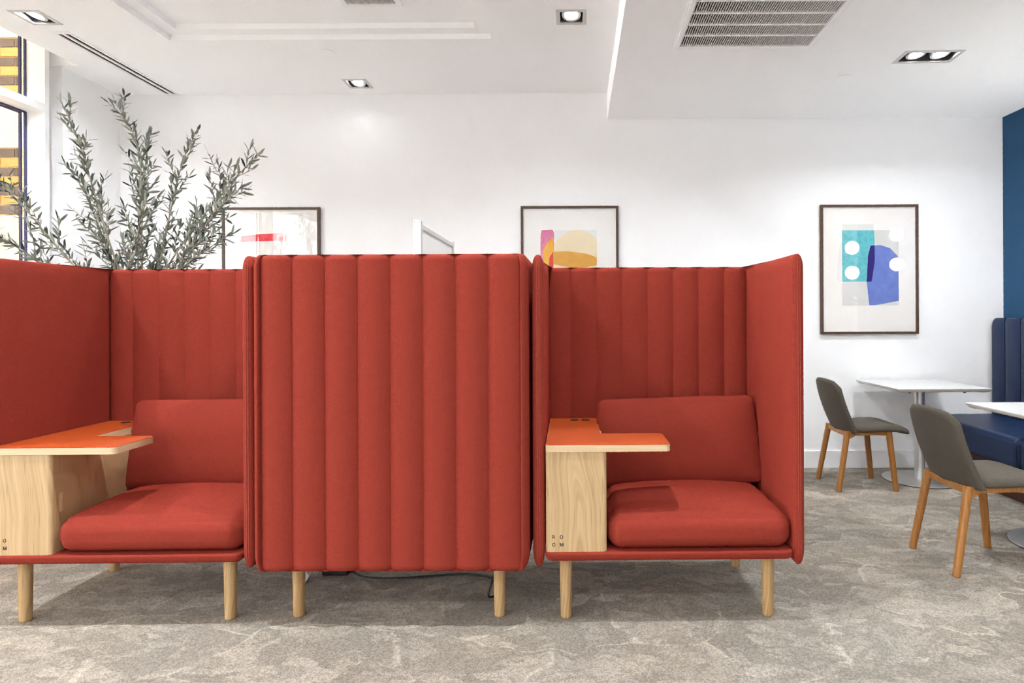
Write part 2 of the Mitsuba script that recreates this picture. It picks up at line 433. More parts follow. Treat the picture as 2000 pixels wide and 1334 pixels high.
# wall behind the camera; its unseen window is placed to let sky light in
fwp = []
WX = [(-3.5, -1.9)]
wall = sbox(-4.2, -0.1, XRR, 3.62)
for a, b in WX:
    wall = wall.difference(sbox(a, 0.25, b, 2.75))
m = prism(wall, 0, 0.15)
m.apply_transform(np.array([[1, 0, 0, 0], [0, 0, -1, YF], [0, 1, 0, 0], [0, 0, 0, 1.0]]))
struct('wall_front', m, 'white_plaster', 'white wall behind the viewer with an unseen window')
for i, (a, b) in enumerate(WX):
    k = f'window_{i + 2}'
    mid = (a + b) / 2
    scene[k + '__frame'] = mikit.ply(join(bx(a, a + 0.05, YF - 0.1, YF, 0.25, 2.75), bx(b - 0.05, b, YF - 0.1, YF, 0.25, 2.75), bx(mid - 0.025, mid + 0.025, YF - 0.1, YF, 0.25, 2.75),
                                         bx(a, b, YF - 0.1, YF, 0.25, 0.30), bx(a, b, YF - 0.1, YF, 2.70, 2.75)), 'white_gloss')
    scene[k + '__pane'] = mikit.ply(trimesh.Trimesh([(a, YF - 0.05, 0.25), (b, YF - 0.05, 0.25), (b, YF - 0.05, 2.75), (a, YF - 0.05, 2.75)], [(0, 1, 2), (0, 2, 3)], process=False), 'glass')
    tag(k, 'unseen white framed window behind the viewer, placed to let sky light in', kind='structure')

# outside: paving and a brick pier of the next building
struct('paving', bx(-14, -4.1, -8, 12, -0.3, -0.12), 'paving_slabs', 'grey paving outside the window')
struct('added_shade_wall', bx(-6.75, -6.4, 1.6, 6.2, -0.3, 4.3), 'stone_band', 'added pale wall outside, out of view, shading the brick pier')  # added out of view to keep skylight off the brick pier
struct('unseen_shade_roof', bx(-9.5, -4.2, -8, 6.2, 4.3, 4.6), 'stone_band', 'unseen pale roof over the pavement outside, shading the brick pier')  # out of view, placed to hold the brick pier in shade
pk = Kit()
PY, PX1, PX0 = 5.30, -4.70, -6.2
pk.part('core', bx(PX0, PX1, PY + 0.012, PY + 0.6, -0.12, 4.3), 'mortar')
pitch, bh, bl = 0.0801, 0.070, 0.215


def brick_rows(ztop, colours):
    for i, c in enumerate(colours):
        z, x = ztop - i * pitch, PX1
        ln = 0.045 if c == 'b' else 0.165
        while x > PX0 + 0.02:
            x0 = max(PX0, x - ln)
            pk.part('brick', bx(x0 + 0.005, x - (0.005 if x < PX1 else 0), PY + 0.004 * random.random(), PY + 0.06, z - bh, z), 'brick_brown' if c == 'b' else 'brick_yellow')
            x, ln = x0, bl


brick_rows(3.638, 'bybybyb')
brick_rows(2.705, 'bybybyb')
for za, zb_ in ((3.65, 4.29), (2.715, 3.07), (1.15, 2.14), (-0.12, 1.14)):
    pk.part('stone_band', bx(PX0, PX1, PY, PY + 0.06, za, zb_), 'stone_band')
pk.place('brick_pier', 'yellow and brown brick pier with pale stone bands outside the left window', 'brick pier')

# ---------------------------------------------------------------- the red pods
PW, PD, PT, PZB, PZT = 1.1145, 0.7213, 0.048, 0.232, 1.511
CH = 0.132
pod = Kit()


def side_profile():
    """plan outline of the right-hand side panel: u across, w back from the front edge"""
    ui, uo = PW / 2 - PT, PW / 2
    pts = []
    # outer face, front to back, with shallow seams
    for k in range(4):
        w = PD - 0.053 - CH * (4 - k)
        if w > 0.03:
            pts += [(uo, w - 0.006), (uo - 0.0022, w), (uo, w + 0.006)]
    for k in range(9):                                             # rounded outer back corner
        a = math.radians(k / 8 * 90)
        pts.append((uo - 0.029 + 0.029 * math.cos(a), PD - 0.05 + 0.05 * math.sin(a)))
    pts += [(ui + 0.0185, PD - 0.012), (ui + 0.002, PD - PT + 0.006), (ui, PD - PT - 0.004)]
    for k in range(4, -1, -1):
        w = PD - 0.053 - CH * (4 - k)
        if 0.03 < w < PD - PT - 0.01:
            pts += [(ui, w + 0.006), (ui + 0.0018, w), (ui, w - 0.006)]
    um, h = (ui + uo) / 2, PT / 2
    for k in range(13):                                            # rounded front edge
        a = math.radians(180 + k / 12 * 180)
        pts.append((um + h * math.cos(a), 0.020 + 0.020 * math.sin(a)))
    return np.array(pts)


SP = side_profile()
SN = normals2(SP)
for i, (u, w) in enumerate(SP):                                    # the panel keeps its width along the seam with the back
    if w > PD - PT and u < PW / 2 - 0.0285:
        SN[i] = (0.9, 1 if w > PD - 0.02 else -1)
    elif SN[i][0] < -0.5 and w > 0.5:
        SN[i] = (-0.1, 0)
panel = loft(SP, PZB, PZT, 0.0215, 0.075, 0.0215, 0.060, nn=SN, n=9)
mirror = trimesh.Trimesh(np.array(panel.vertices) * [-1, 1, 1], np.array(panel.faces)[:, ::-1], process=False)


def front_seams(sgn):
    out = []
    for du in (-0.004, 0.005):
        u = sgn * (PW / 2 - PT / 2 + du)
        zz = np.linspace(PZB + 0.045, PZT - 0.03, 40)
        out.append(tube([(u, -0.0004, q) for q in zz], 0.0009, 5))
    return join(*out)


for sgn, m in ((-1, mirror), (1, panel)):
    pth = pod.part('side_panel', m, 'red_fabric', 40)
    pod.part('seam', front_seams(sgn), 'red_stitch', True, parent=pth)

prof_n = 17
s_ = np.linspace(0, 1, prof_n)
for k in range(8):
    u0 = -0.528 + k * CH
    out_ = np.column_stack([u0 - 0.0004 + (CH + 0.0008) * s_, PD - 0.021 * np.abs(2 * s_ - 1) ** 2.2])
    inn_ = np.column_stack([u0 - 0.0004 + (CH + 0.0008) * s_, PD - PT + 0.0150 * np.abs(2 * s_ - 1) ** 2.2])
    if k == 0:
        inn_[:, 0] = np.linspace(-PW / 2 + PT, u0 + CH, prof_n)
        out_[:, 1] = PD - 0.021 * np.abs(np.maximum(2 * s_ - 1, (1 - 2 * s_) * 0.8)) ** 2.2
    if k == 7:
        inn_[:, 0] = np.linspace(u0, PW / 2 - PT, prof_n)
    prof = np.vstack([inn_, out_[::-1]])
    pn = np.column_stack([np.zeros(2 * prof_n), np.r_[-np.ones(prof_n), np.ones(prof_n)]])
    pod.part('channel', loft(prof, PZB, PZT, 0.019, 0.026, 0.019, 0.024, nn=pn), 'red_fabric', 45, parent='back_panel')

UI = PW / 2 - PT - 0.001
pod.part('base', loft(rrect(-UI, UI, -0.012, PD - PT, 0.03), 0.258, 0.298, 0.028, 0.030, 0.008, 0.008), 'red_fabric', 40)
for sx in (-1, 1):
    for wy in (0.0745, 0.590):
        leg = lathe([(0, 0), (0.0195, 0), (0.0220, 0.003), (0.0225, 0.008), (0.0265, 0.262), (0, 0.262)], 28)
        pod.part('leg', mv(leg, sx * 0.4237, wy, 0), 'oak_leg', 40)
seat = cushion(0.748, 0.655, 0.142, 0.056, crown=0.042, bulge=0.012, seed=3)
pod.part('seat_cushion', mv(seat, 0.128, 0.327, 0.299), 'red_fabric', True)
# oak cabinet and worktop on the left side
CU0, CU1 = -UI + 0.004, -0.256
cab = loft(rrect(CU0, CU1, -0.002, PD - PT - 0.004, 0.016), 0.2985, 0.706, 0.001, 0.001, 0.001, 0.001)
pod.part('cabinet', cab, 'light_oak', 30)
notch = loft(rrect(0.040, 0.056, -0.040, 0.040, 0.0079), -0.0006, 0.0012)
notch = trimesh.Trimesh(np.array(notch.vertices)[:, [2, 0, 1]] + [CU1, 0, 0.50], notch.faces, process=False)
pod.part('door_pull', notch, 'plywood_edge', 30, parent='cabinet', label='routed finger pull')
for txt, u, z in (('R', 0, 0.0), ('O', 0.031, 0.0), ('O', 0, -0.031), ('M', 0.031, -0.031)):
    t = meshkit.text_mesh(txt, 0.0135, 0.0012, bold=True)
    V = np.array(t.vertices)
    V[:, 0] -= V[:, 0].min()
    P = np.column_stack([CU0 + 0.0255 + u + V[:, 0], -0.0028 + V[:, 2] * 0.6, 0.353 + z + V[:, 1]])
    pod.part('letter', trimesh.Trimesh(P, np.array(t.faces)[:, ::-1], process=False), 'ink', False, parent='cabinet', label=f'black printed letter {txt}')


def arc(cx, cy, r, a0, a1, n=6):
    return [(cx + r * math.cos(math.radians(a0 + (a1 - a0) * k / n)), cy + r * math.sin(math.radians(a0 + (a1 - a0) * k / n))) for k in range(n + 1)]


W0, WA, WB, UA, US = -0.008, 0.243, PD - PT - 0.002, 0.005, -0.268
top_prof = np.array(arc(CU0 + 0.018, W0 + 0.018, 0.018, 180, 270) + arc(UA - 0.022, W0 + 0.022, 0.022, -90, 0) + arc(UA - 0.022, WA - 0.022, 0.022, 0, 90)
                    + arc(US + 0.012, WA + 0.012, 0.012, 270, 180) + [(US, WB), (CU0, WB)])
tp = Polygon(top_prof)
pod.part('edge', prism(tp, 0.7065, 0.7335), 'plywood_edge', 40, parent='worktop', label='pale plywood edge')
pod.part('laminate', prism(tp.buffer(-0.0008), 0.7335, 0.7352), 'orange_laminate', 40, parent='worktop', label='orange laminate surface')
for du in (-0.382, -0.327):
    pod.part('socket', mv(lathe([(0, 0), (0.020, 0), (0.022, 0.001), (0.022, 0.0022), (0.015, 0.0022), (0.014, 0.001), (0, 0.001)], 28), du, 0.612, 0.735), 'black_plastic', 40, parent='worktop', label='round black socket')

PODS = [(-1.8751, 2.5439, 0.9), (-0.7477, 3.2324, 179.7), (0.3775, 2.5547, 0.6)]
cush = Kit()
bc = cushion(0.775, 0.412, 0.160, 0.030, crown=0.0, bulge=0.004, seed=8, wrinkle=0.0022)
V = np.array(bc.vertices)
tx_, ty_ = np.clip(np.abs(V[:, 0]) / 0.387, 0, 1), np.clip(np.abs(V[:, 1]) / 0.206, 0, 1)
V[:, 0] *= 1 - 0.022 * V[:, 1] / 0.206
V[:, 2] = (V[:, 2] - 0.08) * (0.42 + 0.58 * (1 - tx_ ** 5) * (1 - ty_ ** 3)) + 0.08
bc = trimesh.Trimesh(V, bc.faces, process=False)
bc = rot(bc, 90, (1, 0, 0))                     # stand it up: local y -> z
bc = mv(bc, 0, 0.0775, 0.2025)
bc = rot(bc, -11, (1, 0, 0))
cush.part('cover', bc, 'red_fabric', True)
ends = []
plabel = ['terracotta red high-back pod with orange worktop at the left edge, open side to the viewer',
          'middle red high-back pod seen from behind, channelled back to the viewer',
          'terracotta red high-back pod with orange worktop beside the chairs, open to the viewer']
clabel = ['red back cushion in the left pod, partly behind its right side panel', None,
          'red back cushion in the right pod behind the orange worktop arm']
for (x, y, a), pl, cl in zip(PODS, plabel, clabel):
    M = M4(x, y, 0, a)
    pod.place('lounge_pod', pl, 'lounge pod', 'red high-back lounge pods', M)
    if cl:
        tiltm = np.array(trimesh.transformations.rotation_matrix(math.radians(-1.6 if x > 0 else 0.0), (0, 1, 0)))
        cush.place('back_cushion', cl, 'cushion', 'red back cushions', M @ M4(0.122, 0.46, 0.452) @ tiltm)

# ---------------------------------------------------------------- side chairs (local: facing +x)
chair = Kit()


def chair_back():
    ns, nt = 49, 25
    z0, H, r, s0 = 0.416, 0.796, 0.064, 0.66
    grid = []
    for side in (0, 1):
        g = np.zeros((nt, ns, 3))
        for j in range(nt):
            for i in range(ns):
                s, t = math.sin((-1 + 2 * i / (ns - 1)) * math.pi / 2), j / (nt - 1)
                k = max(0.0, (abs(s) - s0) / (1 - s0))
                zt = H - r * (1 - math.sqrt(max(0.0, 1 - k ** 2.0))) - 0.018 * s * s
                zb = z0 - 0.028 * (1 - s * s) * 0 + 0.0
                z = zb + (zt - zb) * t
                q = (z - z0) / (H - z0)
                hw = 0.222 - 0.030 * q - 0.012 * (1 - q) ** 3
                x = 0.082 - 0.118 * q - 0.016 * math.sin(q * math.pi) + 0.044 * s * s * (1 - 0.25 * q)
                edge = min(1.0, (1 - abs(s)) / 0.07, (1 - t) / 0.05 + 0.0)
                th = 0.006 + 0.013 * math.sqrt(max(0.0, 1 - (1 - edge) ** 2))
                nx = 1 if side == 0 else -1
                g[j, i] = (x + nx * th, s * hw, z)
        grid.append(g)
    V = np.vstack([grid[0].reshape(-1, 3), grid[1].reshape(-1, 3)])
    n0 = nt * ns
    Fc = []
    for j in range(nt - 1):
        for i in range(ns - 1):
            a, b, c, d = j * ns + i, j * ns + i + 1, (j + 1) * ns + i + 1, (j + 1) * ns + i
            Fc += [(a, b, c), (a, c, d), (n0 + a, n0 + c, n0 + b), (n0 + a, n0 + d, n0 + c)]
    bd = [i for i in range(ns)] + [j * ns + ns - 1 for j in range(1, nt)] + [(nt - 1) * ns + i for i in range(ns - 2, -1, -1)] + [j * ns for j in range(nt - 2, 0, -1)]
    for a, b in zip(bd, bd[1:] + bd[:1]):
        Fc += [(a, n0 + a, n0 + b), (a, n0 + b, b)]
    return trimesh.Trimesh(V, Fc, process=False)


def chair_seat():
    prof = []
    for k in range(64):
        a = 2 * math.pi * k / 64
        c, s = math.cos(a), math.sin(a)
        e = 0.42
        x, y = np.sign(c) * abs(c) ** e, np.sign(s) * abs(s) ** e
        prof.append((0.308 + 0.222 * x, y * (0.212 + 0.018 * x)))
    m = loft(densify(np.array(prof), 0.02), 0.426, 0.474, 0.030, 0.018, 0.045, 0.026, n=7)
    # turn the cap into a dished top that droops at the front edge
    V = np.array(m.vertices)
    x = (V[:, 0] - 0.325) / 0.205
    V[:, 2] -= 0.034 * np.clip(x - 0.35, 0, 1) ** 1.6 / 0.65 ** 1.6
    V[:, 2] -= 0.012 * np.clip(-x, 0, 1)
    return trimesh.Trimesh(V, m.faces, process=False)


chair.part('backrest', chair_back(), 'grey_fabric', True)
chair.part('seat', chair_seat(), 'grey_fabric', 40)
LEGS = [((0.0, -0.19), (0.075, -0.165)), ((0.0, 0.19), (0.075, 0.165)), ((0.412, -0.19), (0.365, -0.178)), ((0.412, 0.19), (0.365, 0.178))]
for (fx, fy), (tx, ty) in LEGS:
    chair.part('leg', tube([(fx, fy, 0), (fx + (tx - fx) * .012, fy + (ty - fy) * .012, 0.005), (fx + (tx - fx) * .5, fy + (ty - fy) * .5, 0.21), (tx, ty, 0.428)], [0.0165, 0.0182, 0.0205, 0.0215], 16), 'chair_wood', 40)
for sy in (-1, 1):
    pr = Polygon([(0.06, 0.428), (0.068, 0.385), (0.09, 0.378), (0.125, 0.398), (0.30, 0.402), (0.375, 0.392), (0.37, 0.428)])
    m = prism(pr, 0, 0.022)
    m = trimesh.Trimesh(np.array(m.vertices)[:, [0, 2, 1]] * [1, 1, 1] + [0, sy * 0.172 - 0.011, 0], np.array(m.faces)[:, ::-1], process=False)
    chair.part('rail', m, 'chair_wood', 30)
chair.part('rail', rbox(0.062, 0.084, -0.158, 0.158, 0.390, 0.424, 0.003), 'chair_wood', 30)
chair.part('rail', rbox(0.345, 0.367, -0.168, 0.168, 0.398, 0.430, 0.003), 'chair_wood', 30)
chair.place('dining_chair', 'grey upholstered chair with wooden legs at the near table, front right of the photo', 'chair', 'grey upholstered chairs', M4(1.815, 3.195, 0, 1.0))
chair.place('dining_chair', 'grey upholstered chair with wooden legs at the far table by the white wall', 'chair', 'grey upholstered chairs', M4(1.871, 4.668, 0, 0.0))

# ---------------------------------------------------------------- pedestal tables
tab = Kit()
a, b = 0.335, 0.345
tab.part('surface', loft(rrect(-a, a, -b, b, 0.012), 0.724, 0.7352, 0.006, 0.006, 0.0015, 0.0015, n=3), 'table_white', 40, parent='top')
tab.part('edge_band', loft(rrect(-a + 0.004, a - 0.004, -b + 0.004, b - 0.004, 0.010), 0.707, 0.725, 0.050, 0.0165, 0.0, 0.001, n=3), 'table_edge', 40, parent='top', label='bevelled underside')
tab.part('column', lathe([(0, 0.010), (0.037, 0.010), (0.037, 0.707), (0, 0.707)], 40), 'aluminium', 40)
tab.part('base', lathe([(0, 0.004), (0.258, 0.004), (0.265, 0.007), (0.265, 0.011), (0.262, 0.0135), (0, 0.0155)], 72), 'brushed_steel', 40)
tab.part('foot_ring', lathe([(0, 0.0), (0.252, 0.0), (0.252, 0.005), (0, 0.005)], 64), 'black_plastic', 40)
tab.part('bracket', join(rbox(-0.23, 0.23, -0.035, 0.035, 0.697, 0.708, 0.002), rbox(-0.035, 0.035, -0.23, 0.23, 0.697, 0.708, 0.002)), 'silver_trim')
for x_, y_ in ((-0.2, 0.235), (-0.2, -0.235), (0.2, -0.235), (0.2, 0.235)):
    tab.part('bolt', mv(lathe([(0, -0.008), (0.006, -0.008), (0.009, -0.004), (0.009, 0.010), (0, 0.010)], 16), x_, y_, 0.700), 'black_plastic', 40)
tab.place('pedestal_table', 'white square pedestal table by the back wall with round steel base', 'table', 'white pedestal tables', M4(2.622, 4.79, 0))
tab.place('pedestal_table', 'white square pedestal table cut off by the right edge of the photo', 'table', 'white pedestal tables', M4(2.655, 3.40, 0))

# ---------------------------------------------------------------- banquette
bq = Kit()
BXF, BZT = 3.405, 1.236
ny = int(round((5.176 - 2.70) / 0.1745))
for k in range(ny):
    y1 = 5.176 - 0.1745 * k
    y0 = y1 - 0.1745
    sv = np.linspace(0, 1, 17)
    face = np.column_stack([BXF + 0.017 * np.abs(2 * sv - 1) ** 3.0, y1 - 0.0006 + (y0 - y1 + 0.0012) * sv])
    if k == 0:
        face = np.column_stack([BXF + 0.045 * np.clip(1 - sv / 0.3, 0, 1) ** 2 + 0.017 * np.clip(2 * sv - 1, 0, 1) ** 3.0, y1 + (y0 - y1 + 0.0006) * sv])
    prof = np.vstack([face, [(XR - 0.004, y0), (XR - 0.004, y1)]])
    bq.part('channel', loft(prof, 0.40, BZT, 0, 0, 0.034 if k == 0 else 0.020, 0.075 if k == 0 else 0.045, n=8), 'navy_leather', 50, parent='backrest')
for y0, y1 in ((4.075, 5.172), (2.86, 4.070)):
    m = rbox(2.862, 3.43, y0, y1, 0.242, 0.452, 0.045, 5)
    pth = bq.part('seat', m, 'navy_leather', 50)
    pts = [(2.864, y0 + 0.008, 0.262), (2.862, y0 + 0.008, 0.33), (2.862, y0 + 0.008, 0.40), (2.880, y0 + 0.01, 0.443), (2.93, y0 + 0.012, 0.4525), (3.2, y0 + 0.012, 0.4535)]
    bq.part('piping', tube(spline(pts, 24), 0.0035, 7), 'navy_leather', True, parent=pth)
bq.part('plinth', bx(2.975, XR - 0.01, 2.88, 5.18, 0.0, 0.25), 'dark_plinth')
bq.place('banquette', 'navy leather banquette with channelled back along the blue wall', 'banquette')


# ---------------------------------------------------------------- framed prints
def inside(p, pts):
    """1 inside the convex polygon of (x, z) points, clockwise or not"""
    c = np.mean(pts, 0)
    m = mi.Float(1.0)
    for (x0, z0), (x1, z1) in zip(pts, pts[1:] + pts[:1]):
        sgn = 1.0 if (x1 - x0) * (c[1] - z0) - (z1 - z0) * (c[0] - x0) > 0 else -1.0
        L = math.hypot(x1 - x0, z1 - z0)
        m = m * smoothstep(-0.0008, 0.0008, sgn * ((x1 - x0) * (p.z - z0) - (z1 - z0) * (p.x - x0)) / L)
    return m


def ellipse(p, cx, cz, rx, rz):
    return smoothstep(1.01, 0.99, dr.sqrt(dr.square((p.x - cx) / rx) + dr.square((p.z - cz) / rz)))


def smooth_in(a, b, v):
    return smoothstep(a, b, v)


FW, FH, FZ = 0.804, 1.066, 1.108
FXR, FXM, FXL = 2.019, -0.452, -2.914
K = FW / 194.0


def fr_pts(x0, px0, py0, lst):
    return [(x0 + (a - px0) * K, FZ + FH - (b - py0) * K) for a, b in lst]


def art_right(p, n, uv):
    g = lambda l: fr_pts(FXR, 1602, 399.5, l)
    paper = (0.80, 0.775, 0.75)
    c = mix(paper, (0.62, 0.615, 0.60), inside(p, g([(1645, 450), (1758, 450), (1758, 600), (1645, 600)])) * 0.9)
    c = mix(c, (0.60, 0.60, 0.585), inside(p, g([(1646, 438), (1708, 438), (1709, 552), (1646, 552)])) * 0.6)
    c = mix(c, (0.66, 0.655, 0.64), inside(p, g([(1640, 480), (1650, 460), (1650, 552), (1638, 552), (1634, 545)])) * 0.5)
    t = fbm(p.x * 55, p.z * 55, 1.0, octaves=4)
    c = mix(c, mix((0.060, 0.40, 0.46), (0.20, 0.55, 0.58), t), inside(p, g([(1645.5, 450), (1709, 450), (1710.5, 470), (1709.5, 510), (1704, 552.5), (1645.5, 552.5)])))
    b = inside(p, g([(1702, 481), (1721, 479.5), (1741, 486), (1757, 503), (1758, 591), (1711, 599.5), (1699, 599.5), (1694, 551), (1697, 510)]))
    c = mix(c, mix((0.115, 0.165, 0.50), (0.20, 0.265, 0.58), fbm(p.x * 18, p.z * 18, 2.0, octaves=4)), b)
    c = mix(c, (0.030, 0.012, 0.16), inside(p, g([(1702, 481), (1710, 480), (1710.5, 511), (1704, 552.5), (1694, 552.5), (1697, 500)])))
    return c


def art_middle(p, n, uv):
    g = lambda l: fr_pts(FXM, 1017, 402.5, l)
    paper = (0.78, 0.775, 0.76)
    c = mix(paper, (0.66, 0.665, 0.70), inside(p, g([(1083, 450), (1168, 450), (1168, 600), (1083, 600)])) * 0.7)
    q = g([(1129, 505)])[0]
    right = inside(p, g([(1083, 440), (1168, 440), (1168, 600), (1083, 600)]))
    c = mix(c, (0.72, 0.62, 0.43), ellipse(p, q[0], q[1], 52 * K, 55 * K) * right)
    pk_ = mix((0.52, 0.045, 0.20), (0.72, 0.30, 0.45), fbm(p.x * 150, p.z * 150, 0.0) * 0.7 + 0.5 * smooth_in(0.0, 0.28, FZ + FH - 0.19 - p.z))
    c = mix(c, pk_, inside(p, g([(1058, 450), (1080, 449), (1083, 456), (1083, 470), (1081, 600), (1054, 600), (1056, 462)])))
    ye = mix((0.78, 0.42, 0.04), (0.70, 0.34, 0.03), fbm(p.x * 60, p.z * 60, 4.0))
    q2 = g([(1108, 500)])[0]
    c = mix(c, ye, ellipse(p, q2[0], q2[1], 48 * K, 42 * K) * inside(p, g([(1050, 440), (1082.5, 440), (1081, 600), (1050, 600)])))
    c = mix(c, mix((0.66, 0.34, 0.03), (0.58, 0.28, 0.02), fbm(p.x * 25, p.z * 25, 6.0)), inside(p, g([(1081, 493), (1110, 492), (1150, 498), (1168, 505), (1168, 520), (1130, 528), (1081, 518)])))
    c = mix(c, (0.62, 0.035, 0.010), inside(p, g([(1073, 505), (1081, 493), (1081, 540), (1072, 540)])))
    return c


def art_left(p, n, uv):
    g = lambda l: fr_pts(FXL, 433, 405, l)
    paper = (0.78, 0.77, 0.75)
    c = mix(paper, (0.70, 0.69, 0.66), inside(p, g([(470, 470), (553, 470), (553, 560), (470, 560)])) * 0.6)
    t = fbm(p.x * 70, p.z * 70, 3.0)
    c = mix(c, mix((0.68, 0.02, 0.035), (0.76, 0.09, 0.10), t), inside(p, g([(470, 462), (511, 457.5), (553, 456), (553.5, 471), (500, 472.5), (468, 473)])))
    c = mix(c, (0.76, 0.42, 0.42), inside(p, g([(541, 458), (553.5, 456.5), (553.5, 471.5), (539, 472)])) * 0.7)
    c = mix(c, (0.78, 0.62, 0.60), inside(p, g([(553.5, 459), (572, 461), (576, 466), (570, 472), (553.5, 472)])) * 0.8)
    return c


pb('print_right', art_right, 0.7, 0.2)
pb('print_middle', art_middle, 0.7, 0.2)
pb('print_left', art_left, 0.7, 0.2)


def picture(x0, w, h, z0, mat, label):
    k = Kit()
    y1, y0, b = YW - 0.003, YW - 0.032, 0.0195
    ring = Polygon([(x0, z0), (x0 + w, z0), (x0 + w, z0 + h), (x0, z0 + h)], [[(x0 + b, z0 + b), (x0 + b, z0 + h - b), (x0 + w - b, z0 + h - b), (x0 + w - b, z0 + b)]])
    m = prism(ring, 0, y1 - y0)
    m = trimesh.Trimesh(np.column_stack([m.vertices[:, 0], y1 - m.vertices[:, 2], m.vertices[:, 1]]), m.faces, process=False)
    k.part('frame', m, 'walnut_frame')
    k.part('print', bx(x0 + b - 0.002, x0 + w - b + 0.002, y1 - 0.014, y1 - 0.002, z0 + b - 0.002, z0 + h - b + 0.002), mat)
    gy = y0 + 0.007
    k.part('glass', trimesh.Trimesh([(x0 + b, gy, z0 + b), (x0 + w - b, gy, z0 + b), (x0 + w - b, gy, z0 + h - b), (x0 + b, gy, z0 + h - b)], [(0, 1, 2), (0, 2, 3)], process=False), 'glass')
    k.place('framed_print', label, 'picture', 'framed abstract prints on the white wall')


picture(FXR, FW, FH, FZ, 'print_right', 'dark framed abstract print with teal square and blue shape above the chairs')
picture(FXM, FW, FH, FZ, 'print_middle', 'dark framed abstract print with pink and mustard shapes above the right red pod')
picture(FXL, FW, FH, FZ, 'print_left', 'dark framed abstract print with a red bar, half behind the olive tree')

# ---------------------------------------------------------------- mobile whiteboard behind the middle pod
wb = Kit()
for yy, wd in ((3.60, 0.046), (4.58, 0.040)):
    pth = wb.part('post', rbox(-0.934, -0.934 + wd, yy, yy + 0.035, 0.06, 1.817, 0.003), 'aluminium')
    for dx in (0.009, wd - 0.011):
        c = lathe([(0, 0), (0.0028, 0), (0.0028, 0.001), (0, 0.001)], 12)
        c = rot(c, 90, (1, 0, 0))
        wb.part('screw', mv(c, -0.934 + dx, yy, 1.808), 'black_plastic', parent=pth)
wb.part('rail', rbox(-0.926, -0.896, 3.635, 4.58, 1.772, 1.803, 0.006, 3), 'silver_trim', 40)
wb.part('rail', rbox(-0.926, -0.896, 3.635, 4.58, 0.62, 0.65, 0.006, 3), 'silver_trim', 40)
wb.part('board', bx(-0.916, -0.906, 3.635, 4.58, 0.65, 1.772), 'whiteboard')
for yy in (3.6175, 4.5975):
    wb.part('foot', rbox(-1.16, -0.68, yy - 0.02, yy + 0.02, 0.0, 0.06, 0.006), 'grey_metal')
wb.place('mobile_whiteboard', 'narrow aluminium framed whiteboard standing edge-on behind the middle red pod', 'whiteboard')

# small things on the carpet under the middle pod
ck = Kit()
tri = Polygon([(0, 0.0), (0.028, 0.0), (0.052, 0.040), (0.038, 0.062), (0, 0.062)])
m = prism(tri, 0, 0.05)
ck.part('housing', trimesh.Trimesh(np.array(m.vertices)[:, [0, 2, 1]] + [-1.315, 2.95, 0], np.array(m.faces)[:, ::-1], process=False), 'grey_metal')
ck.place('cable_bracket', 'small grey metal bracket on the carpet behind the left leg of the middle pod', 'bracket')
ak = Kit()
ak.part('body', rbox(-1.245, -1.12, 3.05, 3.11, 0, 0.03, 0.006), 'black_plastic', 30)
ak.part('plug', rbox(-1.12, -1.10, 3.07, 3.09, 0.006, 0.022, 0.003), 'black_plastic', 30)
ak.place('power_adapter', 'flat black power adapter on the carpet under the middle red pod', 'power adapter')
cp = spline([(-0.370, 2.865, 0.252), (-0.368, 2.85, 0.18), (-0.378, 2.81, 0.08), (-0.392, 2.785, 0.012), (-0.38, 2.80, 0.006), (-0.36, 2.90, 0.005), (-0.42, 3.01, 0.005), (-0.7, 3.035, 0.005), (-1.098, 3.08, 0.010)], 90)
cp[:, 2] = np.maximum(cp[:, 2], 0.0048)
scene['power_cable'] = mikit.ply(tube(cp, 0.0045, 8), 'black_plastic', smooth=True)
tag('power_cable', 'thin black power cable hanging behind the right leg of the middle red pod', 'cable')


# ---------------------------------------------------------------- ceiling fittings
def disc(r, n=32):
    a = np.arange(n) * 2 * math.pi / n
    V = np.vstack([np.column_stack([r * np.cos(a), r * np.sin(a), np.zeros(n)]), [[0, 0, 0]]])
    return trimesh.Trimesh(V, [((i + 1) % n, i, n) for i in range(n)], process=False)      # faces down


WARM = np.array([0.94, 0.985, 1.015])


